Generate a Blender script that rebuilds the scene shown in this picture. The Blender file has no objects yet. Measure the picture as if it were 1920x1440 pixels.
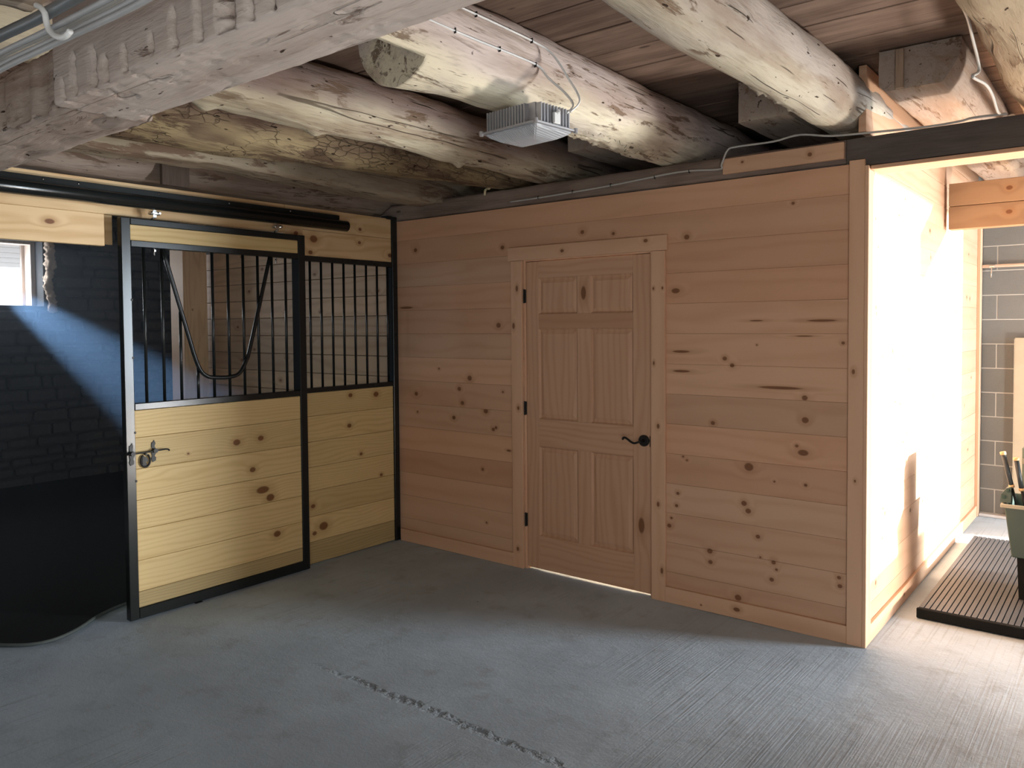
import bpy, bmesh, math, random
from mathutils import Vector, Matrix, noise
random.seed(7)
SC = bpy.context.scene
COL = SC.collection
PI = math.pi

# ------------------------------------------------------------------ camera
cam_d = bpy.data.cameras.new('camera'); cam = bpy.data.objects.new('camera', cam_d); COL.objects.link(cam)
yaw, pit, rol = 0.6662, -0.0344, -0.0075
F = Vector((-math.sin(yaw)*math.cos(pit), math.cos(yaw)*math.cos(pit), math.sin(pit)))
R = Vector((math.cos(yaw), math.sin(yaw), 0)); U = R.cross(F)
R2 = R*math.cos(rol)+U*math.sin(rol); U2 = -R*math.sin(rol)+U*math.cos(rol)
cam.matrix_world = Matrix(((R2.x, U2.x, -F.x, 4.4468), (R2.y, U2.y, -F.y, -4.1339), (R2.z, U2.z, -F.z, 1.623), (0, 0, 0, 1)))
cam_d.sensor_width = 36; cam_d.lens = 1478.95/1920*36
cam_d.shift_x = -17.53/1920; cam_d.shift_y = -57.27/1920
cam_d.clip_start = 0.02
SC.camera = cam
# ------------------------------------------------------------------ world, sun, daylight, fill, exposure
w = bpy.data.worlds.new('sky'); SC.world = w; w.use_nodes = True
bg = w.node_tree.nodes['Background']; bg.inputs[0].default_value = (0.80, 0.90, 1.0, 1); bg.inputs[1].default_value = 2.6
def sun(name, travel, power, col, angle):
    d = bpy.data.lights.new(name, 'SUN'); d.energy = power; d.color = col; d.angle = angle
    o = bpy.data.objects.new(name, d); COL.objects.link(o)
    o.rotation_euler = Vector(travel).to_track_quat('-Z', 'Y').to_euler(); return o
def area(name, loc, aim, sx, sy, power, col, spread=PI):
    d = bpy.data.lights.new(name, 'AREA'); d.shape = 'RECTANGLE'; d.size = sx; d.size_y = sy; d.energy = power; d.color = col; d.spread = spread
    o = bpy.data.objects.new(name, d); COL.objects.link(o); o.location = loc
    o.rotation_euler = (Vector(aim)-Vector(loc)).to_track_quat('-Z', 'Y').to_euler(); return o
sun('sun', (-1, -0.285, -0.15), 24.0, (1.0, 0.95, 0.86), 0.02)
area('daylight_side_doorway', (8.3, 2.55, 1.45), (2.0, -1.0, .9), 1.1, 2.2, 540, (0.78, 0.90, 1.0))
area('daylight_ground_glow', (5.85, 1.25, 0.20), (2.2, -1.2, 2.7), 0.6, 0.3, 190, (1.0, 0.94, 0.87))
area('daylight_barn_doorway', (5.85, -4.3, 1.5), (1.4, -0.9, 1.1), 1.6, 2.1, 39, (0.90, 0.95, 0.97))
area('fill_under_beam', (5.6, -5.2, 0.12), (2.6, -3.0, 2.3), 1.6, 0.6, 48, (1.0, 0.95, 0.90))  # added fill lamp out of view, brightens the hewn crossbeam from below
area('daylight_stall_window', (-4.95, -1.2, 2.15), (-1.2, -0.1, 2.0), 0.8, 0.4, 22, (0.85, 0.92, 1.0))
SC.view_settings.view_transform = 'Standard'; SC.view_settings.look = 'None'
SC.view_settings.gamma = 1; SC.view_settings.use_curve_mapping = False
SC.view_settings.exposure = -0.13

# ------------------------------------------------------------------ object helpers
def put(name, me, mat=None, parent=None, smooth=False, **kw):
    o = bpy.data.objects.new(name, me); COL.objects.link(o)
    if mat is not None: me.materials.append(mat)
    if smooth:
        for p in me.polygons: p.use_smooth = True
    if parent is not None:
        o.parent = parent
        o.matrix_parent_inverse = Matrix.Translation(-root_loc(parent))
    for k, v in kw.items(): o[k] = v
    return o
def root_loc(p):
    v = Vector(p.location)
    return v
def done(bm):
    me = bpy.data.meshes.new('m'); bmesh.ops.recalc_face_normals(bm, faces=bm.faces[:]); bm.to_mesh(me); bm.free(); return me
def thing(name, loc, label, cat, group=None, kind=None):
    o = bpy.data.objects.new(name, None); COL.objects.link(o); o.location = loc; o.empty_display_size = .05
    tag(o, label, cat, group, kind); return o
def tag(o, label, cat=None, group=None, kind=None):
    o['label'] = label
    if cat: o['category'] = cat
    if group: o['group'] = group
    if kind: o['kind'] = kind
    return o
def bx(bm, lo, hi, bev=0.0):
    lo = Vector(lo); hi = Vector(hi)
    r = bmesh.ops.create_cube(bm, size=1)
    for v in r['verts']:
        v.co = Vector(((lo[i]+hi[i])/2+v.co[i]*(hi[i]-lo[i]) for i in range(3)))
    if bev:
        es = list({e for v in r['verts'] for e in v.link_edges})
        bmesh.ops.bevel(bm, geom=es, offset=bev, segments=1, affect='EDGES')
def box(name, lo, hi, mat, parent=None, bev=0.002, **kw):
    bm = bmesh.new(); bx(bm, lo, hi, bev); return put(name, done(bm), mat, parent, **kw)
def boxes(name, lst, mat, parent=None, bev=0.002, **kw):
    bm = bmesh.new()
    for lo, hi in lst: bx(bm, lo, hi, bev)
    return put(name, done(bm), mat, parent, **kw)
def smoothpath(pts, n=6):
    P = [Vector(p) for p in pts]; out = []
    for i in range(len(P)-1):
        a = P[max(i-1, 0)]; b = P[i]; c = P[i+1]; d = P[min(i+2, len(P)-1)]
        for k in range(n):
            t = k/n
            out.append(0.5*((2*b)+(c-a)*t+(2*a-5*b+4*c-d)*t*t+(3*b-a-3*c+d)*t**3))
    out.append(P[-1]); return out
def tb(bm, pts, r, seg=10, rfn=None, cap=True, flat=1.0):
    P = [Vector(p) for p in pts]; rings = []; nrm = None
    for i, p in enumerate(P):
        t = (P[min(i+1, len(P)-1)]-P[max(i-1, 0)]).normalized()
        if nrm is None:
            nrm = t.cross(Vector((0, 0, 1)))
            if nrm.length < .1: nrm = t.cross(Vector((1, 0, 0)))
            nrm.normalize()
        else:
            nrm = (nrm-t*nrm.dot(t)).normalized()
        b = t.cross(nrm); rr = rfn(i/(len(P)-1)) if rfn else r
        rings.append([bm.verts.new(p+nrm*rr*math.cos(2*PI*k/seg)+b*rr*flat*math.sin(2*PI*k/seg)) for k in range(seg)])
    for a, b in zip(rings, rings[1:]):
        for k in range(seg): bm.faces.new((a[k], a[(k+1) % seg], b[(k+1) % seg], b[k]))
    if cap: bm.faces.new(rings[0][::-1]); bm.faces.new(rings[-1])
def tube(name, pts, r, mat, parent=None, seg=10, n=0, flat=1.0, **kw):
    bm = bmesh.new(); tb(bm, smoothpath(pts, n) if n else pts, r, seg, flat=flat)
    return put(name, done(bm), mat, parent, smooth=True, **kw)
def prism(bm, pts, ax, a, b):
    """closed outline pts (2D) extruded along axis ax from a to b"""
    def mk(p, t):
        c = list(p); c.insert(ax, t); return Vector(c)
    A = [bm.verts.new(mk(p, a)) for p in pts]; B = [bm.verts.new(mk(p, b)) for p in pts]
    n = len(pts)
    for i in range(n): bm.faces.new((A[i], A[(i+1) % n], B[(i+1) % n], B[i]))
    bm.faces.new(A[::-1]); bm.faces.new(B)

# ------------------------------------------------------------------ material helpers
class NT:
    def __init__(s, name, rough=0.6, metal=0.0, spec=0.5):
        s.m = bpy.data.materials.new(name); s.m.use_nodes = True; s.t = s.m.node_tree; s.n = s.t.nodes
        s.b = s.n['Principled BSDF']; s.b.inputs['Roughness'].default_value = rough; s.b.inputs['Metallic'].default_value = metal
        s.b.inputs['Specular IOR Level'].default_value = spec
    def L(s, a, b): s.t.links.new(a, b)
    def setin(s, sock, v):
        if isinstance(v, bpy.types.NodeSocket): s.L(v, sock)
        else: sock.default_value = v
    def math(s, op, a, b=0.0, c=0.0):
        n = s.n.new('ShaderNodeMath'); n.operation = op
        s.setin(n.inputs[0], a); s.setin(n.inputs[1], b); s.setin(n.inputs[2], c); return n.outputs[0]
    def comb(s, x, y, z):
        n = s.n.new('ShaderNodeCombineXYZ')
        for i, v in enumerate((x, y, z)): s.setin(n.inputs[i], v)
        return n.outputs[0]
    def xyz(s):
        tc = s.n.new('ShaderNodeTexCoord'); sp = s.n.new('ShaderNodeSeparateXYZ'); s.L(tc.outputs['Object'], sp.inputs[0])
        return tc.outputs['Object'], sp.outputs[0], sp.outputs[1], sp.outputs[2]
    def noise(s, vec, scale, detail=3, rough=.55, dist=0.0):
        n = s.n.new('ShaderNodeTexNoise'); s.L(vec, n.inputs['Vector']); n.inputs['Scale'].default_value = scale
        n.inputs['Detail'].default_value = detail; n.inputs['Roughness'].default_value = rough; n.inputs['Distortion'].default_value = dist
        return n.outputs['Fac']
    def vor(s, vec, scale, feat='F1'):
        n = s.n.new('ShaderNodeTexVoronoi'); s.L(vec, n.inputs['Vector']); n.inputs['Scale'].default_value = scale; n.feature = feat
        return n.outputs['Distance']
    def mr(s, v, a, b, c=0.0, d=1.0, smooth=True):
        n = s.n.new('ShaderNodeMapRange'); n.interpolation_type = 'SMOOTHSTEP' if smooth else 'LINEAR'
        s.setin(n.inputs['Value'], v)
        for k, x in (('From Min', a), ('From Max', b), ('To Min', c), ('To Max', d)): s.setin(n.inputs[k], x)
        return n.outputs['Result']
    def mix(s, f, a, b, mode='MIX'):
        n = s.n.new('ShaderNodeMix'); n.data_type = 'RGBA'; n.blend_type = mode
        s.setin(n.inputs[0], f); s.setin(n.inputs[6], a if isinstance(a, bpy.types.NodeSocket) else (*a, 1)); s.setin(n.inputs[7], b if isinstance(b, bpy.types.NodeSocket) else (*b, 1))
        return n.outputs[2]
    def bump(s, h, strength=.3, dist=.01, prev=None):
        n = s.n.new('ShaderNodeBump'); n.inputs['Strength'].default_value = strength; n.inputs['Distance'].default_value = dist
        s.L(h, n.inputs['Height'])
        if prev is not None: s.L(prev, n.inputs['Normal'])
        return n.outputs[0]
    def out(s, col=None, nrm=None, rough=None):
        if col is not None: s.setin(s.b.inputs['Base Color'], col if isinstance(col, bpy.types.NodeSocket) else (*col, 1))
        if nrm is not None: s.L(nrm, s.b.inputs['Normal'])
        if rough is not None: s.setin(s.b.inputs['Roughness'], rough)
        return s.m

def wood(name, axes, base, dark, knots=(), seed=0.0, freq=14.0, amp=1.2, contrast=.5, rough=.55, red=(0.36, .17, .07), stripes=0.0, spec=.35):
    """board material: axes = (along, across, depth) as indices of object axes; knots = (u, v, ru, rv) in metres"""
    s = NT(name, rough, spec=spec); vec, x, y, z = s.xyz(); C = (x, y, z); u, v, w_ = C[axes[0]], C[axes[1]], C[axes[2]]
    uv = s.comb(u, v, 0.0)
    n1 = s.noise(s.comb(s.math('MULTIPLY', u, .9), s.math('MULTIPLY', v, 5.0), seed), 1.0, 2)
    ph = s.math('ADD', s.math('MULTIPLY', v, freq), s.math('MULTIPLY', n1, amp*3))
    kmask = None; halo = None
    for (ku, kv, ru, rv) in knots:
        mp = s.n.new('ShaderNodeMapping'); s.L(uv, mp.inputs[0])
        mp.inputs['Location'].default_value = (-ku/ru, -kv/rv, 0); mp.inputs['Scale'].default_value = (1/ru, 1/rv, 1)
        ln = s.n.new('ShaderNodeVectorMath'); ln.operation = 'LENGTH'; s.L(mp.outputs[0], ln.inputs[0]); d = ln.outputs['Value']
        b = s.mr(d, 0.0, 4.5, .9, 0.0); ph = s.math('ADD', ph, b)
        k = s.mr(d, .72, 1.15, 1.0, 0.0); kmask = k if kmask is None else s.math('MAXIMUM', kmask, k)
        h = s.mr(d, .8, 3.0, 1.0, 0.0); halo = h if halo is None else s.math('MAXIMUM', halo, h)
    ring = s.math('ADD', s.math('MULTIPLY', s.math('SINE', s.math('MULTIPLY', ph, 2*PI)), .5), .5)
    ring = s.math('POWER', ring, 2.2)
    fine = s.noise(s.comb(s.math('MULTIPLY', u, 7.0), s.math('MULTIPLY', v, 230.0), seed+3), 1.0, 3, .6)
    blot = s.noise(s.comb(s.math('MULTIPLY', u, 1.5), s.math('MULTIPLY', v, 6.0), seed+9), 1.0, 2)
    f = s.math('ADD', s.math('MULTIPLY', ring, contrast), s.math('MULTIPLY', s.math('SUBTRACT', fine, .5), contrast*.9))
    f = s.math('ADD', f, s.math('MULTIPLY', s.math('SUBTRACT', blot, .45), .7))
    n = s.n.new('ShaderNodeClamp'); s.L(f, n.inputs[0]); f = n.outputs[0]
    col = s.mix(f, base, dark)
    if kmask is not None:
        col = s.mix(s.math('MULTIPLY', halo, .35), col, red)
        kn = s.noise(uv, 160, 2)
        kc = s.mix(kn, (red[0]*.75, red[1]*.6, red[2]*.5), (red[0]*.28, red[1]*.25, red[2]*.25))
        col = s.mix(s.math('MULTIPLY', kmask, .92), col, kc)
    nb = s.bump(s.math('ADD', ring, fine), .12, .0015)
    return s.out(col, nb)

def paint(name, col, rough=.4, metal=0.0, bump=0.0, spec=.5, var=.15):
    s = NT(name, rough, metal, spec); vec, x, y, z = s.xyz()
    n = s.noise(vec, 9, 4); c = s.mix(n, tuple(min(1, a*(1+var)) for a in col), tuple(a*(1-var) for a in col))
    nb = s.bump(s.noise(vec, 260, 2), bump, .001) if bump else None
    return s.out(c, nb)

def old_log(name, cream, grey, brown, brownness=.5, seed=0.0, spots=.5, rough=.85, crack=.3, checks=0.0, zmid=2.66, along='y', tilt=4.5):
    s = NT(name, rough, spec=.15); vec, x, y, z = s.xyz()
    if along == 'x': x, y = y, x
    def st(a, b): return s.comb(s.math('MULTIPLY', x, a), s.math('ADD', s.math('MULTIPLY', y, b), seed), s.math('MULTIPLY', z, a))
    big = s.noise(st(2.4, .9), 1.0, 3)
    fz = s.math('ADD', s.math('MULTIPLY', s.math('SUBTRACT', big, .5), 1.5), s.math('MULTIPLY', s.math('SUBTRACT', z, zmid), tilt))  # shade painted into the wood: colour turns darker towards the log tops
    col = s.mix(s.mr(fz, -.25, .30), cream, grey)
    blot = s.noise(st(5, 2.2), 1.0, 3); col = s.mix(s.math('MULTIPLY', s.mr(blot, .5, .75), .5), col, tuple(q*.72 for q in grey))
    reg = s.noise(st(2.2, 1.3), 1.3, 2)
    strk = s.noise(st(17, 2.6), 1.0, 5, .7, .5)
    m2 = s.math('MULTIPLY', s.mr(strk, .60-.15*brownness, .68-.14*brownness), s.mr(reg, .53-.22*brownness, .60-.15*brownness))
    col = s.mix(s.math('MULTIPLY', m2, .85), col, brown)
    s2 = s.noise(st(8, .8), 1.0, 4, .65, .4); s2m = s.mr(s2, .50-.05*brownness, .64); col = s.mix(s.math('MULTIPLY', s2m, .35+.3*brownness), col, tuple(q*1.5 for q in brown))
    fine = s.noise(st(85, 8), 1.0, 4, .6)
    col = s.mix(s.math('MULTIPLY', s.mr(fine, .52, .75), .30), col, tuple(q*.8 for q in brown))
    sp = s.noise(st(38, 13), 1.0, 2); spm = s.mr(sp, .735-.06*spots, .785-.06*spots)
    col = s.mix(spm, col, tuple(q*.35 for q in brown))
    ln = s.math('ABSOLUTE', s.math('SUBTRACT', s.noise(st(6.5, .16), 1.0, 2, .4), .5))
    lm = s.math('MULTIPLY', s.mr(ln, .0015, .006, 1.0, 0.0), s.mr(s.noise(st(3, 2.4), 1.0, 1), .50, .56))
    col = s.mix(s.math('MULTIPLY', lm, min(1, crack*2.4)), col, tuple(q*.35 for q in brown))
    h = s.math('SUBTRACT', s.math('ADD', s.math('MULTIPLY', fine, .5), s.math('MULTIPLY', strk, .4)), s.math('ADD', s.math('MULTIPLY', m2, .35), s.math('ADD', s.math('MULTIPLY', lm, .9), spm)))
    if checks:
        wv = s.n.new('ShaderNodeVectorMath'); wv.operation = 'ADD'; s.L(st(30, 13), wv.inputs[0])
        nn = s.n.new('ShaderNodeTexNoise'); s.L(st(9, 6), nn.inputs['Vector']); nn.inputs['Scale'].default_value = 2.2; s.L(nn.outputs['Color'], wv.inputs[1])
        ck = s.vor(wv.outputs[0], 1.0, 'DISTANCE_TO_EDGE'); cm = s.math('MULTIPLY', s.mr(ck, .0, .06, 1.0, 0.0), s.mr(s.noise(st(6, 5), 1.0, 2), .42, .58))
        col = s.mix(s.math('MULTIPLY', cm, checks), col, tuple(q*.4 for q in brown)); h = s.math('SUBTRACT', h, s.math('MULTIPLY', cm, checks*1.4))
    return s.out(col, s.bump(h, .85, .009))

def old_board(name, axes, base, dark, seed):
    s = NT(name, .8, spec=.2); vec, x, y, z = s.xyz(); C = (x, y, z); u, v = C[axes[0]], C[axes[1]]
    a = s.noise(s.comb(s.math('MULTIPLY', u, 1.6), s.math('MULTIPLY', v, 14.0), seed), 1.0, 4, .6, .5)
    b = s.noise(s.comb(s.math('MULTIPLY', u, 7.0), s.math('MULTIPLY', v, 120.0), seed), 1.0, 3, .6)
    c = s.noise(s.comb(u, v, seed), 2.2, 2)
    f = s.math('ADD', s.math('MULTIPLY', s.mr(a, .3, .7), .55), s.math('ADD', s.math('MULTIPLY', s.mr(b, .35, .7), .25), s.math('MULTIPLY', s.mr(c, .4, .65), .3)))
    col = s.mix(f, base, dark)
    kn = s.vor(s.comb(s.math('MULTIPLY', u, 2.6), s.math('MULTIPLY', v, 7.0), seed), 1.0)
    col = s.mix(s.mr(kn, .05, .10, .8, 0.0), col, tuple(q*.4 for q in dark))
    return s.out(col, s.bump(s.math('ADD', a, b), .3, .004))

# pine tones
PB = (0.66, 0.41, 0.26); PD = (0.53, 0.29, 0.165)          # board wall pine
SB = (0.72, 0.53, 0.25); SD = (0.52, 0.325, 0.12)            # stall door pine (yellow)
M_black = paint('black_powder_coat', (0.012, 0.014, 0.014), .22, 0.0, .03, .4)
M_blackrough = paint('black_iron', (0.015, 0.014, 0.013), .45, .3, .1)
M_chrome = paint('zinc_plated_steel', (0.62, 0.62, 0.60), .25, 1.0)
M_white = paint('white_vinyl', (0.78, 0.78, 0.76), .35)
M_grey_cable = paint('grey_cable_jacket', (0.42, 0.42, 0.42), .4)
M_dark_cable = paint('dark_grey_conduit', (0.14, 0.15, 0.155), .35)
M_offwhite = paint('offwhite_cable_jacket', (0.50, 0.48, 0.44), .45)
M_rubber = paint('black_rubber', (0.012, 0.013, 0.013), .9, 0, .4, .15)
M_dark = paint('dark_plate_wood', (0.05, 0.045, 0.04), .8)

# ------------------------------------------------------------------ floor
def floor_mat():
    s = NT('broomed_concrete', .78, spec=.35); vec, x, y, z = s.xyz()
    a = s.noise(vec, 1.1, 4, .6); b = s.noise(vec, 5.5, 5, .65); c = s.noise(vec, 90, 3, .6)
    col = s.mix(s.mr(a, .35, .65), (.50, .60, .685), (.41, .49, .56))
    col = s.mix(s.math('MULTIPLY', s.mr(b, .52, .72), .4), col, (.27, .285, .30))
    col = s.mix(s.math('MULTIPLY', s.mr(c, .55, .75), .25), col, (.50, .51, .52))
    deb = s.vor(vec, 3.1); col = s.mix(s.mr(deb, .012, .02, .8, 0.0), col, (.03, .025, .02))
    # broom strokes running along y, patchy
    br = s.noise(s.comb(s.math('MULTIPLY', x, 110.0), s.math('MULTIPLY', y, 1.6), 0.0), 1.0, 2, .5, .2)
    patch = s.mr(s.noise(s.comb(x, y, 4.0), .9, 2), .38, .62)
    # control joint across at y = -1.80
    jd = s.math('ABSOLUTE', s.math('ADD', s.math('ADD', y, 1.80), s.math('MULTIPLY', s.math('SUBTRACT', s.noise(s.comb(x, y, 0.0), 7.0, 4), .5), .09)))
    j = s.math('MULTIPLY', s.mr(jd, .004, .03, 1.0, 0.0), s.mr(x, 1.2, 1.8))
    jp = s.math('MULTIPLY', j, s.mr(s.noise(vec, 26, 3), .40, .58))
    col = s.mix(s.math('MULTIPLY', jp, .55), col, (.05, .052, .055))
    h1 = s.math('ADD', s.math('MULTIPLY', s.math('MULTIPLY', br, patch), .8), s.math('MULTIPLY', c, .35))
    col = s.mix(s.math('MULTIPLY', s.math('MULTIPLY', s.mr(br, .56, .70), patch), .35), col, (.20, .215, .23))
    nb = s.bump(h1, .55, .005)
    h2 = s.math('SUBTRACT', s.math('MULTIPLY', b, .6), s.math('MULTIPLY', jp, 1.0))
    nb = s.bump(h2, .45, .02, nb)
    return s.out(col, nb)
bm = bmesh.new()
bmesh.ops.create_grid(bm, x_segments=110, y_segments=110, size=.5)
for v in bm.verts:
    px, py = v.co.x*12.6+.9, v.co.y*12.0-2.4
    v.co = Vector((px, py, -.006*max(0, noise.noise(Vector((px*1.3, py*1.3, 0))))))
fl = put('floor', done(bm), floor_mat(), smooth=True)
tag(fl, 'broomed grey concrete floor of the barn with a rough joint', 'floor', kind='structure')

# ------------------------------------------------------------------ ceiling planks (run along x)
ce = box('ceiling', (-5.2, -8.0, 2.945), (7.2, 4.2, 2.99), M_dark, bev=0)
tag(ce, 'old brown plank ceiling above the log joists', 'ceiling', kind='structure')
yy = -4.75; k = 0
while yy < 4.0:
    wd = .262+.03*random.random()
    t = random.uniform(.75, 1.2)
    m = old_board('ceiling_board', (0, 1), (.235*t, .162*t, .123*t), (.095*t, .06*t, .044*t), k*3.7)
    xs = [-5.0, random.uniform(-.5, 1.7), 6.8] if k % 2 else [-5.0, 6.8]
    for a, b in zip(xs, xs[1:]):
        dz = random.uniform(0, .006)
        box('plank', (a+.002, yy+.004, 2.90+dz), (b-.002, yy+wd-.004, 2.944), m, ce, .003)
    yy += wd; k += 1
# the unseen rest of the roof behind the camera is one plain sheet already (the ceiling itself)

# ------------------------------------------------------------------ pine wall (face on y = 0)
KW = [(0.732, 1.261, 0.0216, 0.0188), (0.632, 1.181, 0.0175, 0.0152), (0.196, 1.126, 0.0183, 0.0159), (0.661, 1.082, 0.0174, 0.0152), (0.206, 2.193, 0.0182, 0.0158), (0.102, 1.769, 0.0737, 0.0088), (0.434, 1.32, 0.0089, 0.0078), (1.041, 2.156, 0.0166, 0.0144), (1.689, 2.209, 0.0153, 0.0133), (2.402, 2.124, 0.0175, 0.0152), (1.001, 1.631, 0.0209, 0.0182), (1.035, 1.177, 0.0084, 0.0073), (0.88, 1.038, 0.0213, 0.0185), (0.947, 0.915, 0.0148, 0.0129), (2.332, 1.821, 0.0277, 0.0154), (2.366, 1.471, 0.0565, 0.0077), (2.369, 1.358, 0.0565, 0.0077), (1.083, 0.78, 0.0208, 0.0072), (2.379, 0.865, 0.0071, 0.0062), (2.403, 0.846, 0.0071, 0.0061), (2.345, 0.647, 0.0107, 0.0093), (2.337, 0.574, 0.0107, 0.0093), (2.304, 0.497, 0.009, 0.0078), (2.29, 0.45, 0.0144, 0.0125), (0.878, 0.257, 0.0086, 0.0074), (2.772, 0.846, 0.0268, 0.0233), (3.076, 1.123, 0.0192, 0.0167), (3.073, 1.239, 0.016, 0.0139), (3.066, 0.951, 0.0289, 0.0167), (3.033, 0.984, 0.0097, 0.0084), (2.562, 1.072, 0.0138, 0.012), (2.632, 1.436, 0.0136, 0.0118), (2.675, 1.399, 0.0135, 0.0118), (2.815, 1.513, 0.005, 0.0043), (3.264, 1.527, 0.0093, 0.0081), (2.941, 1.286, 0.1238, 0.0085), (2.812, 1.644, 0.0397, 0.0043), (3.158, 1.641, 0.0786, 0.0063), (3.069, 1.561, 0.0478, 0.0036), (3.08, 0.782, 0.0096, 0.0084), (2.914, 0.782, 0.0066, 0.0057), (2.745, 0.642, 0.0168, 0.0146), (2.769, 0.603, 0.0168, 0.0146), (2.824, 0.47, 0.0133, 0.0116), (2.838, 0.359, 0.0067, 0.0058), (2.911, 0.344, 0.0132, 0.0115), (2.927, 0.308, 0.0082, 0.0072), (2.901, 0.249, 0.0132, 0.0115), (2.544, 0.343, 0.0174, 0.0151), (2.548, 0.281, 0.0139, 0.0121), (3.251, 0.327, 0.011, 0.0095), (3.256, 0.284, 0.0125, 0.0109), (2.712, 0.111, 0.0204, 0.0177), (0.577, 0.972, 0.0176, 0.0153), (0.208, 0.991, 0.0092, 0.008), (0.846, 0.627, 0.0128, 0.0112), (1.761, 2.088, 0.0152, 0.0132), (3.008, 2.254, 0.0096, 0.0083), (1.915, 2.182, 0.0112, 0.0097), (0.971, 0.928, 0.0126, 0.011)]
wb = boxes('wall_back', [((0.0, .030, 0), (1.222, .06, 2.42)), ((2.172, .030, 0), (3.345, .06, 2.42)), ((1.222, .030, 2.053), (2.172, .06, 2.42))], M_dark, bev=0)
tag(wb, 'knotty pine board wall with the six panel door', 'wall', kind='structure')
ZE = [.004, .177, .351, .526, .700, .875, 1.049, 1.224, 1.398, 1.573, 1.747, 1.922, 2.096, 2.271, 2.418]
def tone(base, t, r=0.0): return (base[0]*t, base[1]*t*(1-r), base[2]*t*(1-1.6*r))
for i, (z0, z1) in enumerate(zip(ZE, ZE[1:])):
    spans = [(0.004, 1.222), (2.172, 3.344)] if z1 < 2.1 else [(0.004, 3.344)]
    for (a, b) in spans:
        ks = [k for k in KW if a-.05 < k[0] < b+.05 and z0-.01 < k[1] < z1+.01]
        t = random.uniform(.90, 1.08); r = random.uniform(-.02, .10)
        m = wood('pine_board', (0, 2, 1), tone(PB, t, r), tone(PD, t, r), ks, i*7.3+a, freq=random.uniform(5, 12), amp=random.uniform(.5, 1.0), contrast=.30)
        bm = bmesh.new()
        # shiplap board with a small chamfer at the lower edge
        prism(bm, [(0.0, z0+.0022), (0.002, z0+.0003), (.028, z0+.0003), (.028, z1-.0003), (.0008, z1-.0003), (0.0, z1-.0012)], 0, a, b)
        put('plank', done(bm), m, wb)
# baseboards and trims
def pinem(axes, t=1.0, ks=(), seed=0, c=.28): return wood('pine_trim', axes, tone(PB, t*1.06), tone(PD, t*1.06), ks, seed, freq=9, amp=.6, contrast=c)
b1 = boxes('baseboard_back', [((0.03, -.02, .0), (1.127, -.001, .092)), ((2.272, -.02, .0), (3.293, -.001, .092))], pinem((0, 2, 1), 1.0, [(2.712, .05, .02, .012), (2.5, .03, .006, .005)], 5))
tag(b1, 'plain pine baseboard along the foot of the door wall', 'baseboard', kind='structure')
KC = [(2.199, 1.838, 0.0094, 0.0062), (2.258, 1.839, 0.0093, 0.0062), (2.201, 1.401, 0.0125, 0.0063), (2.229, 1.032, 0.0156, 0.0094), (2.228, 0.571, 0.0157, 0.0094), (2.252, 0.181, 0.0188, 0.0094), (1.179, 1.874, 0.0213, 0.0106), (1.149, 1.626, 0.0214, 0.0107), (1.184, 1.078, 0.0142, 0.0107), (1.171, 0.127, 0.0144, 0.0108)]
def vk(l): return [(z, x, rz, rx) for (x, z, rz, rx) in l]
tr1 = thing('trim_1', (1.7, 0, 0), 'pine casing boards around the six panel door', 'door casing', kind='structure')
box('side_casing', (1.127, -.021, 0), (1.216, -.001, 2.056), pinem((2, 0, 1), 1.0, vk([k for k in KC if k[0] < 1.3]), 11), tr1)
box('side_casing', (2.182, -.021, 0), (2.272, -.001, 2.056), pinem((2, 0, 1), 1.0, vk([k for k in KC if k[0] > 2]), 17), tr1)
box('head_casing', (1.104, -.024, 2.058), (2.286, -.001, 2.146), pinem((0, 2, 1), 1.0, [(1.55, 2.10, .014, .011), (2.15, 2.12, .015, .011)], 23), tr1)
boxes('jamb', [((1.2165, .0005, 0), (1.2345, .10, 2.062)), ((2.165, .0005, 0), (2.1815, .10, 2.062)), ((1.2345, .0005, 2.050), (2.165, .10, 2.062))], pinem((2, 0, 1), 1.08, (), 29), tr1)
boxes('door_stop', [((1.2345, .055, .002), (1.246, .09, 2.05)), ((2.153, .055, .002), (2.165, .09, 2.05)), ((1.246, .055, 2.036), (2.153, .09, 2.05))], pinem((2, 0, 1), 1.0, (), 31), tr1)
tr2 = thing('trim_2', (3.33, 0, 0), 'pine corner boards at the outer corner of the tack room', 'corner trim', kind='structure')
box('corner_board', (3.294, -.021, 0), (3.368, -.001, 2.432), pinem((2, 0, 1), 1.0, vk([(3.32, 1.384, 0.0133, 0.008), (3.331, 0.836, 0.008, 0.0053)]), 37), tr2)
box('corner_board', (3.3685, -.021, 0), (3.387, .075, 2.40), pinem((2, 1, 0), 1.0, (), 41), tr2)

# ------------------------------------------------------------------ side wall of the tack room (face on x = 3.367)
ws = box('wall_side', (3.315, .031, 0), (3.345, 3.39, 2.42), M_dark, bev=0)
tag(ws, 'sunlit pine board wall running back beside the ribbed mat', 'wall', kind='structure')
random.seed(11)
for i, (z0, z1) in enumerate(zip(ZE, ZE[1:])):
    t = random.uniform(.96, 1.1); ks = [(random.uniform(.15, 3.3), random.uniform(z0+.03, z1-.03), random.uniform(.008, .02), random.uniform(.007, .014)) for _ in range(4)]
    m = wood('pine_board', (1, 2, 0), tone(PB, t), tone(PD, t), ks, i*5.1+40, freq=8, amp=.8, contrast=.3)
    bm = bmesh.new()
    prism(bm, [(3.367, z0+.0022), (3.365, z0+.0003), (3.345, z0+.0003), (3.345, z1-.0003), (3.3662, z1-.0003), (3.367, z1-.0012)], 1, .0, 3.39)
    put('plank', done(bm), m, ws)
box('plank', (3.330, .175, 2.4205), (3.366, 3.39, 2.5675), wood('pine_board', (1, 2, 0), tone(PB, 1), tone(PD, 1), (), 75), ws)
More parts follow.
